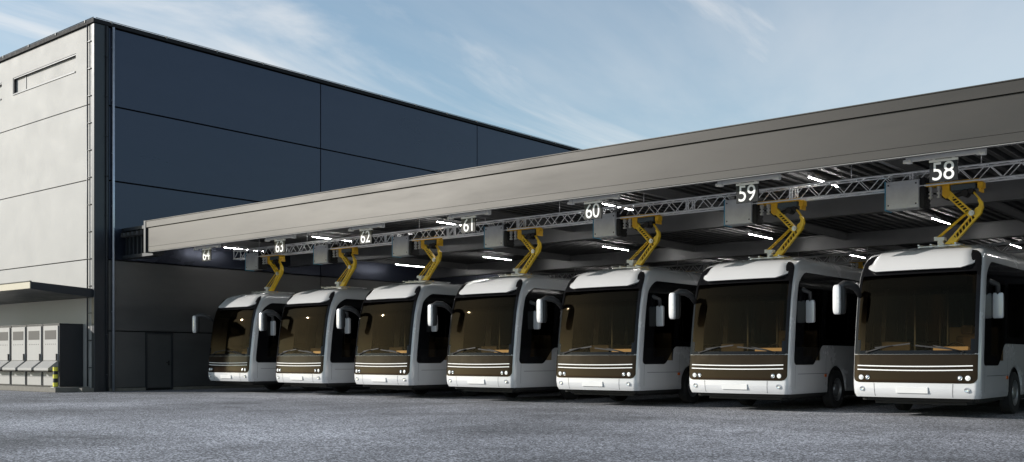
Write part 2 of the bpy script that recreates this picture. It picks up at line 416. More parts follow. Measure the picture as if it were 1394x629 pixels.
# main beams along the row (I sections)
def ibeam_x(y, z0, z1, w=.30):
    m = MB(); m.box(CX+.02, XR, y-w/2, y+w/2, z0, z0+.03); m.box(CX+.02, XR, y-w/2, y+w/2, z1-.03, z1); m.box(CX+.02, XR, y-.012, y+.012, z0+.03, z1-.03)
    Q(m, 'main_beam', M['beam'])
for y in (20.9, 28.0, 36.4, 44.8, 53.0): ibeam_x(y, 5.30 if y > 21 else 5.45, 5.84)
for x in [-33.2+6.3*i for i in range(12)]:
    m = MB(); m.box(x-.06, x+.06, FY+.16, BY, 5.60, 5.62); m.box(x-.06, x+.06, FY+.16, BY, 5.835, 5.855); m.box(x-.008, x+.008, FY+.16, BY, 5.62, 5.835)
    Q(m, 'purlin', M['beam'])
m = MB(); m.box(CX, XR, BY, BY+.2, 0, FT-.1); Q(m, 'rear_wall', M['backwall'])

# lit tube lights under the deck
bayname = ['right of bay 58', 'between bays 58 and 59', 'between bays 59 and 60', 'between bays 61 and 62', 'between bays 62 and 63', 'near the dark hall wall']
def make_tube():
    r = thing('tube_light', 'x', 'ceiling light')
    m = MB(); m.box(-.025,.025,-.98,.98,.018,.05); m.box(-.01,.01,-.7,-.66,.05,.16); m.box(-.01,.01,.66,.7,.05,.16); m.build('housing', M['beam'], r)
    m = MB(); m.tube([(0,-.93,.0),(0,.93,.0)], .008, 10); m.build('tube', M['tube'], r)
    return r
t0 = make_tube(); first = True
for ri, y in enumerate((24.5, 33.9, 43.2)):
    for ci, x in enumerate((-3.9, -10.2, -16.5, -22.8, -29.1, -34.6)):
        o = t0 if first else copy_tree(t0); first = False
        o.location = (x, y, 5.68)
        tag(o, 'lit white tube light under the canopy deck, %s row, %s' % (['front','middle','rear'][ri], bayname[ci]), 'ceiling light', 'tube lights under the canopy')

# ------------------------------------------------------------------ lattice trusses
def make_truss(x0, x1, hollow=.33):
    r = thing('lattice_truss', 'x', 'truss')
    h = hollow/2; w = .16
    for (sy, sz) in ((-1,-1),(-1,1),(1,-1),(1,1)):
        m = MB(); m.tube([(x0, sy*w, sz*h), (x1, sy*w, sz*h)], .024, 8); m.build('chord', M['truss'], r)
    m = MB(); step = .29; seg = 2.9
    xs = x0
    while xs < x1-.1:
        xe = min(xs+seg, x1)
        for xx in (xs+.03, xe-.03):
            for sy in (-1,1): m.bar((xx, sy*w, -h), (xx, sy*w, h), .03)
            for sz in (-1,1): m.bar((xx, -w, sz*h), (xx, w, sz*h), .03)
        nn = max(2, int((xe-xs-.1)/step)); dx = (xe-xs-.1)/nn
        for i in range(nn):
            a, c = xs+.05+i*dx, xs+.05+(i+1)*dx; u = 1 if i % 2 else -1
            for sy in (-1,1): m.bar((a, sy*w, u*h), (c, sy*w, -u*h), .018, up=(0,1,0))
            for sz in (-1,1): m.bar((a, u*w, sz*h), (c, -u*w, sz*h), .016)
        xs = xe
    m.build('lacing', M['truss'], r)
    m = MB(); x = x0+1.45
    while x < x1: m.tube([(x,0,h),(x,0,.62)], .012, 6); x += 2.9
    m.build('hanger_rod', M['steel'], r)
    return r
TY, TZ = 23.6, 5.32
t = make_truss(-33.8, 9.5); t.location = (0, TY, TZ); tag(t, 'long silver lattice truss carrying the charging arms behind the number signs', 'truss')
t = make_truss(-33.8, 9.5); t.location = (0, 40.2, TZ); tag(t, 'distant silver lattice truss glimpsed above the bus roofs at the back', 'truss')

# ------------------------------------------------------------------ charging arms (pantographs)
def lattice_arm(m, a, c, wid, sol0=.18, sol1=.15, y=.05):
    """flat arm in the x-z plane from a to c: two chords, zigzag webs, solid ends"""
    a = Vector((a[0],0,a[1])); c = Vector((c[0],0,c[1])); d = (c-a); Ln = d.length; d.normalize(); nrm = Vector((-d.z,0,d.x))
    ch = wid*.24
    for s in (-1,1): m.bar(a+nrm*s*(wid/2-ch/2), c+nrm*s*(wid/2-ch/2), y*2, ch, up=nrm)
    m.bar(a-d*.03, a+d*Ln*sol0, y*2.02, wid*1.02, up=nrm); m.bar(c-d*Ln*sol1, c+d*.03, y*2.02, wid*1.02, up=nrm)
    p0, p1 = Ln*sol0, Ln*(1-sol1); nn = 6; w2 = wid/2-ch*.6
    for i in range(nn):
        s0 = p0+(p1-p0)*i/nn; s1 = p0+(p1-p0)*(i+1)/nn
        m.bar(a+d*s0-nrm*w2, a+d*(s0*.35+s1*.65)+nrm*w2, y*1.9, wid*.15, up=nrm)
    # dark floor of the openings, half way through the arm
    m.bar(a+d*p0, a+d*p1, .006, wid*.8, mi=1, up=nrm)
def make_panto():
    r = thing('charging_arm', 'x', 'charging arm')
    # origin at the contact point on the bus roof (x right, z up)
    m = MB(); m.bbox(-.42,.70,-.14,-.08,1.27,1.34,.006); m.bbox(-.42,.70,.08,.14,1.27,1.34,.006)
    for x in (-.40,-.1,.25,.6): m.box(x,x+.06,-.08,.08,1.28,1.33)
    m.bbox(.66,.78,-.10,.10,1.14,1.27,.01); m.box(.70,.74,-.13,.13,1.06,1.14)
    m.prism([(-.09,1.27),(.07,1.27),(.07,1.04),(-.02,.99),(-.09,1.06)], -.06,.06)
    m.build('mount_frame', M['orange'], r)
    m = MB(); m.bbox(.10,.62,-.10,.10,1.14,1.262,.012); m.build('drive_box', M['motor'], r)
    m = MB(); m.tube([(.10,0,1.02),(.55,0,1.12)], .05, 10); m.tube([(.40,-.12,1.06),(.40,.12,1.06)], .075, 12); m.tube([(.52,-.1,1.10),(.52,.1,1.10)], .06, 12)
    m.tube([(-.5,0,1.16),(-.2,.05,1.12),(-.05,.02,1.0),(.05,-.02,.95)], .018, 8); m.build('damper', M['blackpl'], r, 40)
    m = MB()
    for x in (-.34,-.16):
        m.lathe([(1.02,.0),(1.02,.05),(1.06,.05),(1.06,.025),(1.10,.025),(1.10,.05),(1.14,.05),(1.14,.025),(1.18,.025),(1.18,.05),(1.265,.05)], (x,-.05,0), 'Z', 12)
    m.build('insulator', M['steel'], r, 40)
    m = MB(); lattice_arm(m, (.02,1.10), (.50,.62), .135, .22, .12); m.build('upper_arm', [M['yellow'], M['joint']], r)
    m = MB()
    lattice_arm(m, (.10,.06), (.66,.66), .145, .14, .16)
    m.prism([(.58,.62),(.71,.62),(.76,.74),(.745,.86),(.68,.93),(.65,.90),(.685,.82),(.67,.76),(.60,.72)], -.055,.055)
    m.prism([(-.06,.0),(.06,.0),(.16,.06),(.10,.12),(-.02,.05)], -.05,.05)
    m.build('lower_arm', [M['yellow'], M['joint']], r)
    m = MB(); m.tube([(.54,-.11,.63),(.54,.11,.63)], .06, 14); m.tube([(.54,-.13,.63),(.54,.13,.63)], .03, 10); m.build('elbow_joint', M['steel'], r, 40)
    m = MB(); m.tube([(-.20,-.05,.16),(.46,-.05,.68)], .016, 8); m.tube([(-.20,.05,.16),(.46,.05,.68)], .016, 8); m.build('parallel_rod', M['yellow'], r)
    m = MB(); m.tube([(.50,-.03,1.16),(.69,-.03,.91)], .018, 8); m.tube([(.50,.03,1.16),(.69,.03,.91)], .018, 8); m.build('push_rod', M['yellow'], r)
    m = MB(); m.box(-.26,-.04,-.08,.08,.10,.17); m.box(-.19,-.08,-.06,.06,-.02,.10); m.box(-.28,-.2,-.03,.03,.15,.19); m.build('head_bracket', M['white'], r)
    m = MB(); m.bbox(-.55,.30,-.05,.0,-.03,.0,.006); m.bbox(-.45,.34,.06,.11,-.03,.0,.006)
    for x in (-.45,-.2,.05,.22): m.box(x,x+.07,-.32,.32,-.055,-.03)
    m.build('contact_head', M['orange'], r)
    return r
PX0, PITCH = -6.96, 4.11
pan0 = make_panto()
for ch in pan0.children: ch.data.transform(Matrix.Scale(1.045, 4, (0,0,1)))
for i in range(7):
    o = pan0 if i == 0 else copy_tree(pan0)
    o.location = (PX0-PITCH*i, TY-.03, 3.79)
    tag(o, 'yellow lattice charging arm lowered onto the roof of the bus in bay %d' % (58+i), 'charging arm', 'charging arms over the buses')
for i, nm in ((2, 'yellow charging arm on the distant truss, glimpsed between buses 58 and 59'), (4, 'yellow charging arm on the distant truss, behind the roof of bus 60')):
    o = copy_tree(pan0); o.location = (PX0-PITCH*i, 40.17, 3.79); tag(o, nm, 'charging arm', 'charging arms on the rear truss')

# grey charger boxes hung under the truss
def make_cbox():
    r = thing('charger_box', 'x', 'electrical box')
    m = MB(); m.bbox(-.375,.375,0,.40,-.64,0,.012); m.build('housing', M['cabgrey'], r)
    m = MB(); m.bbox(-.365,.365,-.014,.002,-.63,-.01,.004); fp = m.build('front_panel', M['cabgrey'], r)
    m = MB()
    for x in (-.31,.31):
        for z in (-.09,-.55): m.lathe([(-.022,0),(-.022,.018),(-.013,.018)], (x,0,z), 'Y', 10)
    m.build('screws', M['joint'], fp)
    m = MB(); m.box(-.392,-.374,-.02,.40,-.66,.01); m.build('blue_edge', M['blue'], r)
    m = MB(); m.bbox(.376,.50,.02,.38,-.66,.03,.02)
    for k in range(6): m.box(.50,.515,.04,.36,-.60+.1*k,-.55+.1*k)
    m.lathe([(.512,.0),(.512,.02),(.500,.14),(.50,.15)], (0,.2,-.3), 'X', 20)
    m.build('cooling_unit', M['blackpl'], r)
    m = MB(); m.box(-.30,-.26,.1,.3,0,.10); m.box(.24,.28,.1,.3,0,.10); m.build('hanger_bracket', M['steel'], r)
    return r
cb0 = make_cbox()
for i in range(7):
    o = cb0 if i == 0 else copy_tree(cb0)
    o.location = (-7.895-PITCH*i, TY-.2, 5.315)
    tag(o, 'grey metal box hung from the truss left of the yellow arm of bay %d' % (58+i), 'electrical box', 'grey boxes under the truss')

# number signs
def make_sign(num, loc):
    r = thing('number_sign', 'black hanging bay sign with the white number %d' % num, 'sign', loc, 'bay number signs')
    m = MB(); m.bbox(-.26,.26,-.02,.02,-.43,0,.004); m.build('panel', M['signblack'], r)
    cu = bpy.data.curves.new('t', 'FONT'); cu.body = str(num); cu.align_x = 'CENTER'; cu.align_y = 'CENTER'; cu.size = .50; cu.extrude = .003; cu.space_character = .95
    to = bpy.data.objects.new('t', cu); COL.objects.link(to)
    bpy.context.view_layer.update()
    me = bpy.data.meshes.new_from_object(to.evaluated_get(bpy.context.evaluated_depsgraph_get()))
    bpy.data.objects.remove(to); bpy.data.curves.remove(cu)
    me.materials.clear(); me.materials.append(M['white'])
    vs = [v.co for v in me.vertices]
    cx = (min(v.x for v in vs)+max(v.x for v in vs))/2; cy = (min(v.y for v in vs)+max(v.y for v in vs))/2
    me.transform(Matrix.Translation((-cx,-cy,0))); me.transform(Matrix.Scale(.90, 4, (1,0,0)))
    me.transform(Matrix.Rotation(pi/2, 4, 'X'))
    me.name = 'digits'
    m = MB(); m.bbox(-.265,.265,-.024,.024,-.045,.004,.003); m.build('top_reflection', M['white'], r)  # white strip stands in for the pale reflection along the panel's top
    o = bpy.data.objects.new('digits', me); COL.objects.link(o); o.parent = r; o.location = (0, -.0245, -.225)
    m = MB(); m.box(-.62,.66,-.03,.03,.02,.10); m.box(-.20,-.16,-.012,.012,-.01,.02); m.box(.16,.2,-.012,.012,-.01,.02); m.build('hanger_bar', M['white'], r)
    for x in (-.70,.66):
        m = MB(); m.bbox(x,x+.10,-.06,.06,-.01,.13,.006); m.box(x-.06,x+.02,-.04,.04,.0,.06); m.build('clamp', M['white'], r)
    return r
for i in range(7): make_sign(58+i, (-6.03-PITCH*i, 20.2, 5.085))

# ------------------------------------------------------------------ buses
YF = [(.42,.06),(.5,.02),(.6,0),(.8,0),(1.0,.01),(1.33,.04),(2.0,.12),(2.6,.21),(3.0,.32),(3.15,.39),(3.28,.49),(3.38,.62),(3.46,.78),(3.53,1.02),(3.58,1.35)]
HW = [(.42,1.255),(.5,1.282),(.7,1.295),(1.5,1.295),(2.6,1.288),(3.0,1.275),(3.12,1.268),(3.2,1.260),(3.28,1.247),(3.36,1.225),(3.43,1.193),(3.49,1.145),(3.54,1.075),(3.58,.96)]
yf = lambda z: lerp_tab(YF, z)
hw = lambda z: lerp_tab(HW, z)+.03
CRX, CRY, BOW = .12, .18, .075
def front_y(x, z):
    xf = hw(z)-CRX; x = abs(x)
    if x <= xf: return yf(z)+BOW*(x/xf)**2
    t = asin(min(1, (x-xf)/CRX)); return yf(z)+BOW+CRY*(1-cos(t))
YB = 11.75
def side_y(y, z):
    c = yf(z)+BOW+CRY
    return c+(y-.40)*(YB-c)/(YB-.40)
WY = (3.0, 8.85); AR, AZ = .575, .48
def arch(y):
    for c in WY:
        if abs(y-c) < AR: return AZ+sqrt(max(0, AR*AR-(y-c)**2))
    return .42
bays = [(.95,1.95),(2.2,3.55),(3.7,5.1),(5.25,6.6),(6.75,8.1),(8.25,9.6),(9.75,11.1)]
def frange(a, b, n): return [a+(b-a)*i/n for i in range(n+1)]
def make_bus():
    r = thing('electric_bus', 'x', 'bus')
    rowz = [.42,.46,.5,.55,.62,.7,.8,.95,1.08,1.2,1.33,1.42,1.66,1.9,2.2,2.5,2.8,3.0,3.06,3.12,3.16,3.2,3.24,3.28,3.32,3.36,3.40,3.43,3.46,3.49,3.515,3.54,3.56,3.58]
    ys = set([.4,.5,.6])
    for a, c in bays: ys.update((a, c))
    for c in WY:
        for i in range(25): ys.add(round(c-AR*cos(pi*i/24), 5))
        ys.add(round(c-AR-.001,5)); ys.add(round(c+AR+.001,5))
    ys.update((11.4, YB)); ys = sorted(ys)
    # ring, from the rear centre round the left side, front, right side
    rowz = sorted(set(rowz+[a for a, _ in YF]+[a for a, _ in HW]))
    NF, NC = 18, 8
    def half(z, side):
        h = hw(z); xf = h-CRX; o = []
        for i in range(NF+1): x = xf*i/NF; o.append((x, front_y(x, z), z, ('f', i)))
        for i in range(1, NC+1):
            t = pi/2*i/NC; o.append((xf+CRX*sin(t), yf(z)+BOW+CRY*(1-cos(t)), z, ('c', i)))
        for y in ys[1:]:
            zz = z
            if z < 1.2:
                b0 = arch(y); zz = b0+(z-.42)/(1.2-.42)*(1.2-b0)
            o.append((h, side_y(y, zz), zz, ('s', y)))
        for i in range(1, 6):
            t = pi/2*i/5; o.append((h-.2+.2*cos(t), YB+.22*sin(t), z, ('r', i)))
        o.append((0, YB+.25, z, ('r', 9)))
        return o
    m = MB(); n = len(half(1, 1)); V = []; info = [q[3] for q in half(1, 1)]
    for sgn in (1, -1):
        base = len(V)
        for z in rowz:
            for q in half(z, sgn): V.append((sgn*q[0], q[1], q[2]))
        fs = []
        for i in range(len(rowz)-1):
            for k in range(n-1):
                z0, z1 = rowz[i], rowz[i+1]; a, c = info[k], info[k+1]
                zm = (z0+z1)/2
                if c[0] == 'f' and 1.42 < zm < 3.06: continue           # windscreen opening
                if a[0] == 's' and c[0] == 's':
                    ym = (a[1]+c[1])/2
                    if any(p < ym < q for p, q in bays) and (1.66 if ym > 2 else 1.2) < zm < 3.0: continue
                q = (base+i*n+k, base+i*n+k+1, base+(i+1)*n+k+1, base+(i+1)*n+k)
                fs.append(q if sgn > 0 else q[::-1])
        top = len(rowz)-1
        m.add([], [])
        for f in fs: m.f.append(f); m.m.append(0); m.sm.append(True)
    m.v = V
    L = len(rowz)*n; top = (len(rowz)-1)*n
    ring = [top+k for k in range(n)]+[L+top+k for k in range(n-2, 0, -1)]
    m.f.append(tuple(ring)); m.m.append(0); m.sm.append(True)
    o = m.build('body', M['paint'], r, None, True)
    import bmesh
    bm = bmesh.new(); bm.from_mesh(o.data); bmesh.ops.remove_doubles(bm, verts=bm.verts, dist=.0008); bmesh.ops.recalc_face_normals(bm, faces=bm.faces); bm.to_mesh(o.data); bm.free()
    o.data.set_sharp_from_angle(angle=radians(50))
    body = o
    # --- front black/brown shield: windscreen above, mask below
    def front_patch(z0, z1, nz, xm, r0, r1, off, matf, mats, name, nx=36, parent=r, zs=None):
        m = MB(); zs = zs or frange(z0, z1, nz)
        for z in zs:
            xl = xm(z)
            if z-z0 < r0: xl -= r0-sqrt(max(0, r0*r0-(r0-(z-z0))**2))
            if z1-z < r1: xl -= r1-sqrt(max(0, r1*r1-(r1-(z1-z))**2))
            for i in range(nx+1):
                x = xl*(2*i/nx-1); m.v.append((x, front_y(x, z)-off, z))
        for j in range(len(zs)-1):
            for i in range(nx):
                q = (j*(nx+1)+i, j*(nx+1)+i+1, (j+1)*(nx+1)+i+1, (j+1)*(nx+1)+i)
                xc = sum(m.v[t][0] for t in q)/4; zc = sum(m.v[t][2] for t in q)/4
                m.f.append(q); m.m.append(matf(xc, zc)); m.sm.append(True)
        return m.build(name, mats, parent)
    xm = lambda z: hw(z)-.048
    zs = sorted(set([1.34+.003,1.36,1.38,1.40]+frange(1.42, 3.06, 14)+frange(3.06, 3.44, 10)+[a for a, _ in YF if 1.35 < a < 3.44]+[a for a, _ in HW if 1.35 < a < 3.44]))
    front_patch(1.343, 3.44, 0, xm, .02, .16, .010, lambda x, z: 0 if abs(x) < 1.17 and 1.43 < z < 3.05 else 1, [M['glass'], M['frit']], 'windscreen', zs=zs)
    zs = sorted(set(frange(.735, .90, 10)+frange(.90, 1.337, 6)+[1.0, 1.33]))
    msk = front_patch(.735, 1.337, 0, xm, .13, .01, .010, lambda x, z: 0, M['mask'], 'front_mask', zs=zs)
    for zc in (1.10, 1.015):
        m = MB(); xs = frange(-1.19, 1.19, 30)
        zz = lambda x: zc-.018*(1-(x/1.19)**2)
        for x in xs:
            for dz in (-.011, .011): m.v.append((x, front_y(x, zz(x))-.015, zz(x)+dz))
        for i in range(30): m.f.append((2*i, 2*i+2, 2*i+3, 2*i+1)); m.m.append(0); m.sm.append(True)
        m.build('trim_strip', M['stripe'], msk)
    for sx in (-1, 1):
        for (xx, rr, mt) in ((1.10,.052,'lens'),(.955,.046,'chrome')):
            yy = front_y(xx, .845)
            m = MB(); m.lathe([(-.03,.0),(-.028,rr*.6),(-.018,rr*.86),(-.02,rr*.9),(-.02,rr),(.02,rr)], (sx*xx, yy, .845), 'Y', 18); hl = m.build('headlight', M[mt], msk, 50)
            m = MB(); m.lathe([(-.022,rr),(-.022,rr*1.22),(.02,rr*1.25)], (sx*xx, yy, .845), 'Y', 18); m.build('rim', M['blackpl'], hl)
        xx, zc = 1.08, .60; yy = front_y(xx, zc)
        m = MB()
        m.lathe([(-.008,.0),(-.012,.035),(-.006,.038),(-.014,.05),(.02,.062)], (sx*xx, yy-.006, zc), 'Y', 18); m.build('fog_lamp', M['chrome'], r, 50)
        m = MB(); xx = .80
        for z in frange(.44,.725,6):
            for d in (-.005,.005): m.v.append((sx*(xx+d+.05*(z-.44)), front_y(xx, z)-.003, z))
        for i in range(6): m.f.append((2*i,2*i+1,2*i+3,2*i+2)); m.m.append(0); m.sm.append(False)
        m.build('bumper_seam', M['seam'], body)
    m = MB(); m.bbox(-.33,.33,-.016,.02,.515,.645,.006); m.build('number_plate', M['plate'], r)
    # front dark lower lip
    m = MB(); m.bbox(-1.12,1.12,.34,.44,.34,.46,.03); m.build('lower_lip', M['under'], r)
    # wipers
    for sx in (-1,1):
        m = MB()
        p0 = (sx*.98, front_y(.98,1.39)-.04, 1.39); p1 = (sx*.42, front_y(.42,1.52)-.045, 1.52); p2 = (sx*.05, front_y(.05,1.55)-.03, 1.545-.02*sx); p3 = (sx*.80, front_y(.8,1.44)-.03, 1.46-.02*sx)
        m.tube([p0, ((p0[0]+p1[0])/2, p0[1]-.01, (p0[2]+p1[2])/2+.01), p1], [.02,.014,.01], 8); m.tube([p0,(p0[0],p0[1]+.05,p0[2])], .03, 10)
        m.bar(p3, p2, .012, .03); m.build('wiper', M['blackpl'], r)
    # roof hood above the windscreen
    m = MB(); prof = [(.50,3.16),(.30,3.135),(.265,3.145),(.30,3.185),(.42,3.29),(.58,3.40),(.80,3.50),(1.10,3.585),(1.5,3.635),(2.05,3.65),(2.10,3.63),(2.10,3.5)]
    nx = 28
    for i in range(nx+1):
        x = -1.12+2.24*i/nx; u = abs(x)/1.12
        e = max(0, (u-.80)/.20)
        for j, (py, pz) in enumerate(prof):
            fr = 1-min(1, max(0, (py-.3)/1.2))
            ext = .06*u*u+.20*e*e*fr
            dz = -.03*u**4*(1-fr)-.07*e**3*(1 if pz > 3.3 else 0) + (.085*e if j in (0,1,2,3) else 0)
            m.v.append((x*(1-.04*(1-fr)), py+ext, pz+dz))
    K = len(prof)
    for i in range(nx):
        for j in range(K-1): m.f.append((i*K+j, i*K+j+1, (i+1)*K+j+1, (i+1)*K+j)); m.m.append(0); m.sm.append(True)
    m.f.append(tuple(range(K))); m.m.append(0); m.sm.append(False)
    m.f.append(tuple(nx*K+j for j in range(K))[::-1]); m.m.append(0); m.sm.append(False)
    m.build('roof_hood', M['paint'], r, 45)
    # roof rails (side fairings) and contact rails
    m = MB()
    for sx in (-1,1):
        m.bbox(min(sx*.98,sx*.74), max(sx*.98,sx*.74), 2.6, 11.4, 3.48, 3.60, .05)
    m.bbox(-.7,.7,4.0,7.2,3.57,3.66,.04); m.bbox(-.7,.7,7.6,10.8,3.57,3.66,.04)
    m.build('roof_fairing', M['paint'], r)
    m = MB()
    for x in (-.42,-.16,.10,.36): m.box(x+.1,x+.14,1.35,2.75,3.655,3.683)
    for y in (1.5,2.55): m.box(-.36,.54,y,y+.05,3.63,3.655)
    m.build('contact_rails', M['steel'], r)
    # --- side glass
    for sx in (-1,1):
        m = MB(); A, B = .47, 11.25
        cols = sorted(set([A, A+.012, A+.03, A+.06, A+.1, A+.15, A+.2, A+.26, A+.33]+frange(1.45,2.2,14)+[q for bb in bays for q in bb]+frange(2.2,B,24)+[B-.1,B-.03,B-.01]))
        def zb(y):
            t = min(1, max(0, (y-1.5)/.6)); t = t*t*(3-2*t); z = 1.10+.47*t
            R = .12
            if y-A < R: z += R-sqrt(max(0, R*R-(R-(y-A))**2))
            if B-y < R: z += R-sqrt(max(0, R*R-(R-(B-y))**2))
            return z
        def zt(y):
            z = 3.26; R = .36
            if y-A < R: z -= R-sqrt(max(0, R*R-(R-(y-A))**2))
            R = .15
            if B-y < R: z -= R-sqrt(max(0, R*R-(R-(B-y))**2))
            return z
        NR = 22
        for y in cols:
            b0, t0_ = zb(y), zt(y)
            base = sorted([b0+(t0_-b0)*i/NR for i in range(NR+1)])
            for z in base: m.v.append((sx*(hw(z)+.006), side_y(y, z), z))
        for k in range(len(cols)-1):
            for i in range(NR):
                q = (k*(NR+1)+i, (k+1)*(NR+1)+i, (k+1)*(NR+1)+i+1, k*(NR+1)+i+1)
                zm = sum(m.v[t][2] for t in q)/4; ym = (cols[k]+cols[k+1])/2
                clear = any(p+.01 < ym < e-.01 for p, e in bays) and (1.70 if ym > 2 else 1.25) < zm < 2.96
                m.f.append(q); m.m.append(0 if clear else 1); m.sm.append(True)
        m.build('side_window', [M['sglass'], M['frit']], r)
        # seams, marker lamp
        X = 1.3275
        for (y, z0, z1) in ((.56,.45,1.08),(2.3,.45,1.5),(4.2,.45,1.5),(6.0,.45,1.5),(7.6,.45,1.5),(10.2,.45,1.5)):
            m = MB()
            for z in frange(z0, z1, 6):
                for yy in (y, y+.01): m.v.append((sx*(hw(z)+.002), side_y(yy, z), z))
            for q in range(6): m.f.append((2*q,2*q+1,2*q+3,2*q+2)); m.m.append(0); m.sm.append(False)
            m.build('panel_seam', M['seam'], body)
        for (a, c) in ((.57,2.29),(4.21,7.6)):
            m = MB(); m.add([(sx*X, y, z) for y, z in ((a,.88),(c,.88),(c,.892),(a,.892))], [(0,1,2,3)]); m.build('panel_seam', M['seam'], body)
        m = MB(); m.bbox(min(sx*1.32,sx*1.345), max(sx*1.32,sx*1.345), 2.10, 2.21, .80, .87, .006); m.build('marker_lamp', M['amber'], r)
        # wheels
        for c in WY:
            x0 = sx*1.05; x1 = sx*1.30
            dr = 1 if sx > 0 else -1
            m = MB(); m.lathe([(x0,.27),(x0,.44),(x0+dr*.03,.475),(x0+dr*.22,.475),(x1,.44),(x1,.30),(x1-dr*.02,.285)], (0,c,.475), 'X', 36)
            tr = m.build('tyre', M['rubber'], None, 40)
            wl = bpy.data.objects.new('wheel', None); COL.objects.link(wl); wl.parent = r; tr.parent = wl
            m = MB(); m.lathe([(x1-dr*.01,.290),(x1-dr*.015,.27),(x1-dr*.05,.255),(x1-dr*.11,.20),(x1-dr*.11,.17),(x1-dr*.02,.14),(x1-dr*.0,.10),(x1+dr*.005,.0)], (0,c,.475), 'X', 32)
            for k in range(10):
                t = 2*pi*k/10; m.lathe([(x1-dr*.09,.018),(x1-dr*.05,.018),(x1-dr*.045,0)], (0, c+.185*cos(t), .475+.185*sin(t)), 'X', 8)
            m.build('rim', M['rim'], wl, 40)
    # underbody and wheel housings
    m = MB(); m.box(-.95,.95,.5,11.6,.27,.5); m.box(-1.2,1.2,.42,WY[0]-.6,.34,.5); m.box(-1.2,1.2,WY[0]+.6,WY[1]-.6,.34,.5); m.box(-1.2,1.2,WY[1]+.6,11.7,.34,.5)
    m.box(-.93,.93,WY[0]-.06,WY[0]+.06,.4,.55)
    for c in WY:
        for sx in (-1,1):
            pts = [(c-AR*cos(pi*i/16)*1.01, AZ+AR*sin(pi*i/16)*1.01) for i in range(17)]
            v = [(sx*1.31, y, z) for y, z in pts]+[(sx*.93, y, z) for y, z in pts]
            m.add(v, [(i, i+1, 18+i, 17+i) for i in range(16)], 0, True)
    m.build('underbody', M['under'], r)
    # interior
    m = MB(); m.box(-1.18,1.18,.5,11.3,.5,.56,1); m.box(-1.17,1.17,.75,11.3,3.05,3.10); m.box(-1.2,1.2,11.3,11.35,.5,3.1)
    for sx in (-1,1): m.box(min(sx*1.2,sx*1.23), max(sx*1.2,sx*1.23), 2.2, 11.3, 1.08, 1.55, 1); m.box(min(sx*1.2,sx*1.23), max(sx*1.2,sx*1.23), .6, 2.2, .56, 1.12, 1)
    m.bbox(-1.0,1.0,.42,.75,2.78,3.04,.02)
    it = m.build('interior', [M['int_dark'], M['int_tan']], r)
    m = MB(); m.prism_x([(.16,.75),(.16,1.28),(.30,1.33),(.62,1.30),(.95,1.12),(.95,.75)], -1.05, 1.05); m.prism_x([(.45,1.30),(.50,1.50),(.62,1.48),(.75,1.24)], .28, .98); m.build('dashboard', M['int_tan'], it)
    m = MB(); m.bbox(.16,1.18,2.02,2.06,.56,1.95,.01); m.bbox(-1.18,-.55,1.55,1.59,.56,1.62,.01); m.bbox(.14,.18,1.0,2.02,.56,1.45,.01); m.build('partition', M['int_tan'], it)
    m = MB(); R = .22; cc = Vector((.62,.83,1.42)); U = Vector((1,0,0)); W = Vector((0,.62,.78))
    m.tube([cc+U*R*cos(2*pi*i/20)+W*R*sin(2*pi*i/20) for i in range(21)], .016, 6); m.bar(cc-U*R, cc+U*R, .03, .02); m.tube([cc, (.62,.62,1.25)], .03, 8); m.build('steering_wheel', M['blackpl'], it)
    m = MB(); m.bbox(.38,.88,1.25,1.72,.95,1.08,.03); m.bbox(.40,.86,1.66,1.80,1.05,1.75,.04); m.bbox(.5,.76,1.68,1.79,1.78,1.98,.03); m.box(.5,.76,1.35,1.6,.56,.95); m.build('driver_seat', M['seat'], it)
    for (x, y) in ((-.45,1.57),(.12,2.04),(-.52,3.6),(.45,3.9),(-.5,5.4),(.5,5.7)):
        m = MB(); m.tube([(x,y,.56),(x,y,3.05)], .02, 8); m.build('handrail', M['rail'], it)
    m = MB()
    for y in (4.0,4.9,5.8,6.7,9.6,10.5):
        for x in (-1.12,-.64,.2,.68): m.bbox(x,x+.43,y,y+.42,.95,1.03,.02); m.bbox(x,x+.43,y+.38,y+.46,1.0,1.62,.02); m.box(x+.1,x+.33,y+.1,y+.35,.56,.95)
    m.build('passenger_seats', M['seat'], it)
    # mirrors
    m = MB(); m.tube([(-1.22,.30,2.62),(-1.235,.12,2.78),(-1.29,-.05,2.86),(-1.38,-.20,2.87),(-1.44,-.28,2.82),(-1.45,-.31,2.62),(-1.45,-.31,2.36)], [.05,.07,.085,.085,.08,.075,.06], 14); ar = m.build('mirror_arm', M['mirrorarm'], r)
    m = MB(); m.blob((-1.475,-.34,2.53),(.085,.085,.325),.42,24); m.build('mirror_housing', M['paint'], ar)
    m = MB(); m.blob((-1.42,-.285,2.52),(.11,.06,.31),.42,20); m.build('mirror_glass', M['blackpl'], ar)
    m = MB(); m.tube([(1.22,.80,2.90),(1.32,.90,2.86),(1.42,1.02,2.80),(1.43,1.04,2.6)], [.05,.055,.055,.05], 12); ar = m.build('mirror_arm', M['mirrorarm'], r)
    m = MB(); m.blob((1.43,1.04,2.36),(.105,.05,.27),.22,24); m.build('mirror_housing', M['paint'], ar)
    m = MB(); m.blob((1.43,1.07,2.36),(.10,.04,.26),.25,20); m.build('mirror_glass', M['blackpl'], ar)
    todo = list(r.children); seen = set()
    while todo:
        q = todo.pop(); todo += list(q.children)
        if q.type == 'MESH' and q.data.name not in seen:
            seen.add(q.data.name)
            for v in q.data.vertices:
                if v.co.z > 3.15: t = min(1, (v.co.z-3.15)/.3); v.co.z += .10*t*t*(3-2*t)
    return r
BX0, BYF = -7.125, 21.72
bus0 = make_bus()
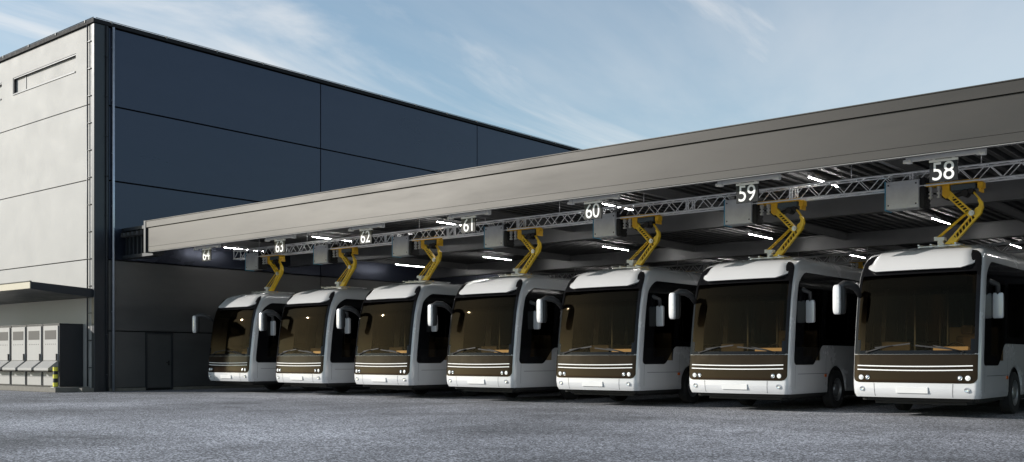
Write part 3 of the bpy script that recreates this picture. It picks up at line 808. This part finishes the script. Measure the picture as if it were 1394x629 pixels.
blab = ['white electric bus under number 58, nearest the camera at the right edge', 'white electric bus in bay 59, second from the right of the row',
        'white electric bus in bay 60, third from the right of the row', 'white electric bus in bay 61, at the middle of the row of seven',
        'white electric bus in bay 62, third from the left of the row', 'white electric bus in bay 63, second from the left of the row',
        'white electric bus in bay 64, farthest left beside the dark hall wall']
for i in range(7):
    o = bus0 if i == 0 else copy_tree(bus0)
    o.location = (BX0-PITCH*i, BYF, 0); tag(o, blab[i], 'bus', 'white electric buses parked in a row')

# ------------------------------------------------------------------ light, sky, camera
EL = radians(19); AZs = math.atan2(-.78, -.625)        # clockwise from +Y
sdir = Vector((sin(AZs)*cos(EL), cos(AZs)*cos(EL), sin(EL)))
sun = bpy.data.lights.new('sun', 'SUN'); sun.energy = 4.3; sun.angle = radians(.6); sun.color = (1,.95,.88)
so = bpy.data.objects.new('sun', sun); COL.objects.link(so); so.rotation_euler = sdir.to_track_quat('Z','Y').to_euler(); so.location = (0,0,50)
W = bpy.data.worlds.new('World'); SC.world = W; W.use_nodes = True
nt = W.node_tree; nt.nodes.clear(); N = nt.nodes.new; L = nt.links.new
out = N('ShaderNodeOutputWorld'); bg = N('ShaderNodeBackground'); sky = N('ShaderNodeTexSky')
sky.sky_type = 'NISHITA'; sky.sun_disc = False; sky.sun_elevation = EL; sky.sun_rotation = AZs % (2*pi); sky.air_density = 1.0; sky.dust_density = .5; sky.ozone_density = 1.6
tc = N('ShaderNodeTexCoord'); sep = N('ShaderNodeSeparateXYZ'); L(tc.outputs['Generated'], sep.inputs[0])
zz = N('ShaderNodeMath'); zz.operation = 'ADD'; zz.inputs[1].default_value = .12; L(sep.outputs[2], zz.inputs[0])
zm = N('ShaderNodeMath'); zm.operation = 'MAXIMUM'; zm.inputs[1].default_value = .05; L(zz.outputs[0], zm.inputs[0])
dv = N('ShaderNodeVectorMath'); dv.operation = 'SCALE'; inv = N('ShaderNodeMath'); inv.operation = 'DIVIDE'; inv.inputs[0].default_value = 1; L(zm.outputs[0], inv.inputs[1])
L(tc.outputs['Generated'], dv.inputs[0]); L(inv.outputs[0], dv.inputs['Scale'])
def cloud(scale, rot, stretch, lo, hi, seed, det=7):
    mp = N('ShaderNodeMapping'); mp.inputs['Rotation'].default_value = (0,0,rot); mp.inputs['Scale'].default_value = stretch; mp.inputs['Location'].default_value = (seed, seed*.7, 0)
    L(dv.outputs[0], mp.inputs[0])
    n = N('ShaderNodeTexNoise'); n.inputs['Scale'].default_value = scale; n.inputs['Detail'].default_value = det; n.inputs['Roughness'].default_value = .58; n.inputs['Distortion'].default_value = .5
    L(mp.outputs[0], n.inputs['Vector'])
    r = N('ShaderNodeMapRange'); r.interpolation_type = 'SMOOTHSTEP'; r.inputs[1].default_value = lo; r.inputs[2].default_value = hi; L(n.outputs[0], r.inputs[0]); return r.outputs[0]
c1 = cloud(1.3, 0, (1.5,.5,1), .49, .76, 31.2, 9); c2 = cloud(.5, 0, (1.1,.7,1), .40, .68, 21.9, 7)
mxm = N('ShaderNodeMath'); mxm.operation = 'MAXIMUM'; L(c1, mxm.inputs[0]); 
s2 = N('ShaderNodeMath'); s2.operation = 'MULTIPLY'; s2.inputs[1].default_value = .45; L(c2, s2.inputs[0]); L(s2.outputs[0], mxm.inputs[1])
veil = N('ShaderNodeMapRange'); veil.inputs[3].default_value = .10; veil.inputs[4].default_value = .78; L(mxm.outputs[0], veil.inputs[0])
mx = N('ShaderNodeMix'); mx.data_type = 'RGBA'; L(veil.outputs[0], mx.inputs[0])
tn = N('ShaderNodeMix'); tn.data_type = 'RGBA'; tn.blend_type = 'MULTIPLY'; tn.inputs[0].default_value = 1; tn.inputs[7].default_value = (.88,1.0,.97,1); L(sky.outputs[0], tn.inputs[6]); L(tn.outputs[2], mx.inputs[6]); mx.inputs[7].default_value = (6.2,6.05,5.9,1)
L(mx.outputs[2], bg.inputs[0]); bg.inputs[1].default_value = .13; L(bg.outputs[0], out.inputs[0])

cam = bpy.data.cameras.new('camera'); co = bpy.data.objects.new('camera', cam); COL.objects.link(co); SC.camera = co
cam.sensor_width = 36; cam.sensor_fit = 'HORIZONTAL'; cam.lens = 36*1372/1394; cam.shift_y = (488-314.5)/1394; cam.clip_end = 2000; cam.clip_start = .1
co.location = (0,0,1.25); co.rotation_euler = (pi/2, 0, math.atan2(.640,.768))
v = SC.view_settings; v.view_transform = 'Standard'; v.look = 'None'; v.exposure = .3; v.gamma = 1; v.use_curve_mapping = False
SC.render.engine = 'CYCLES'
SC.cycles.max_bounces = 8; SC.cycles.transparent_max_bounces = 16
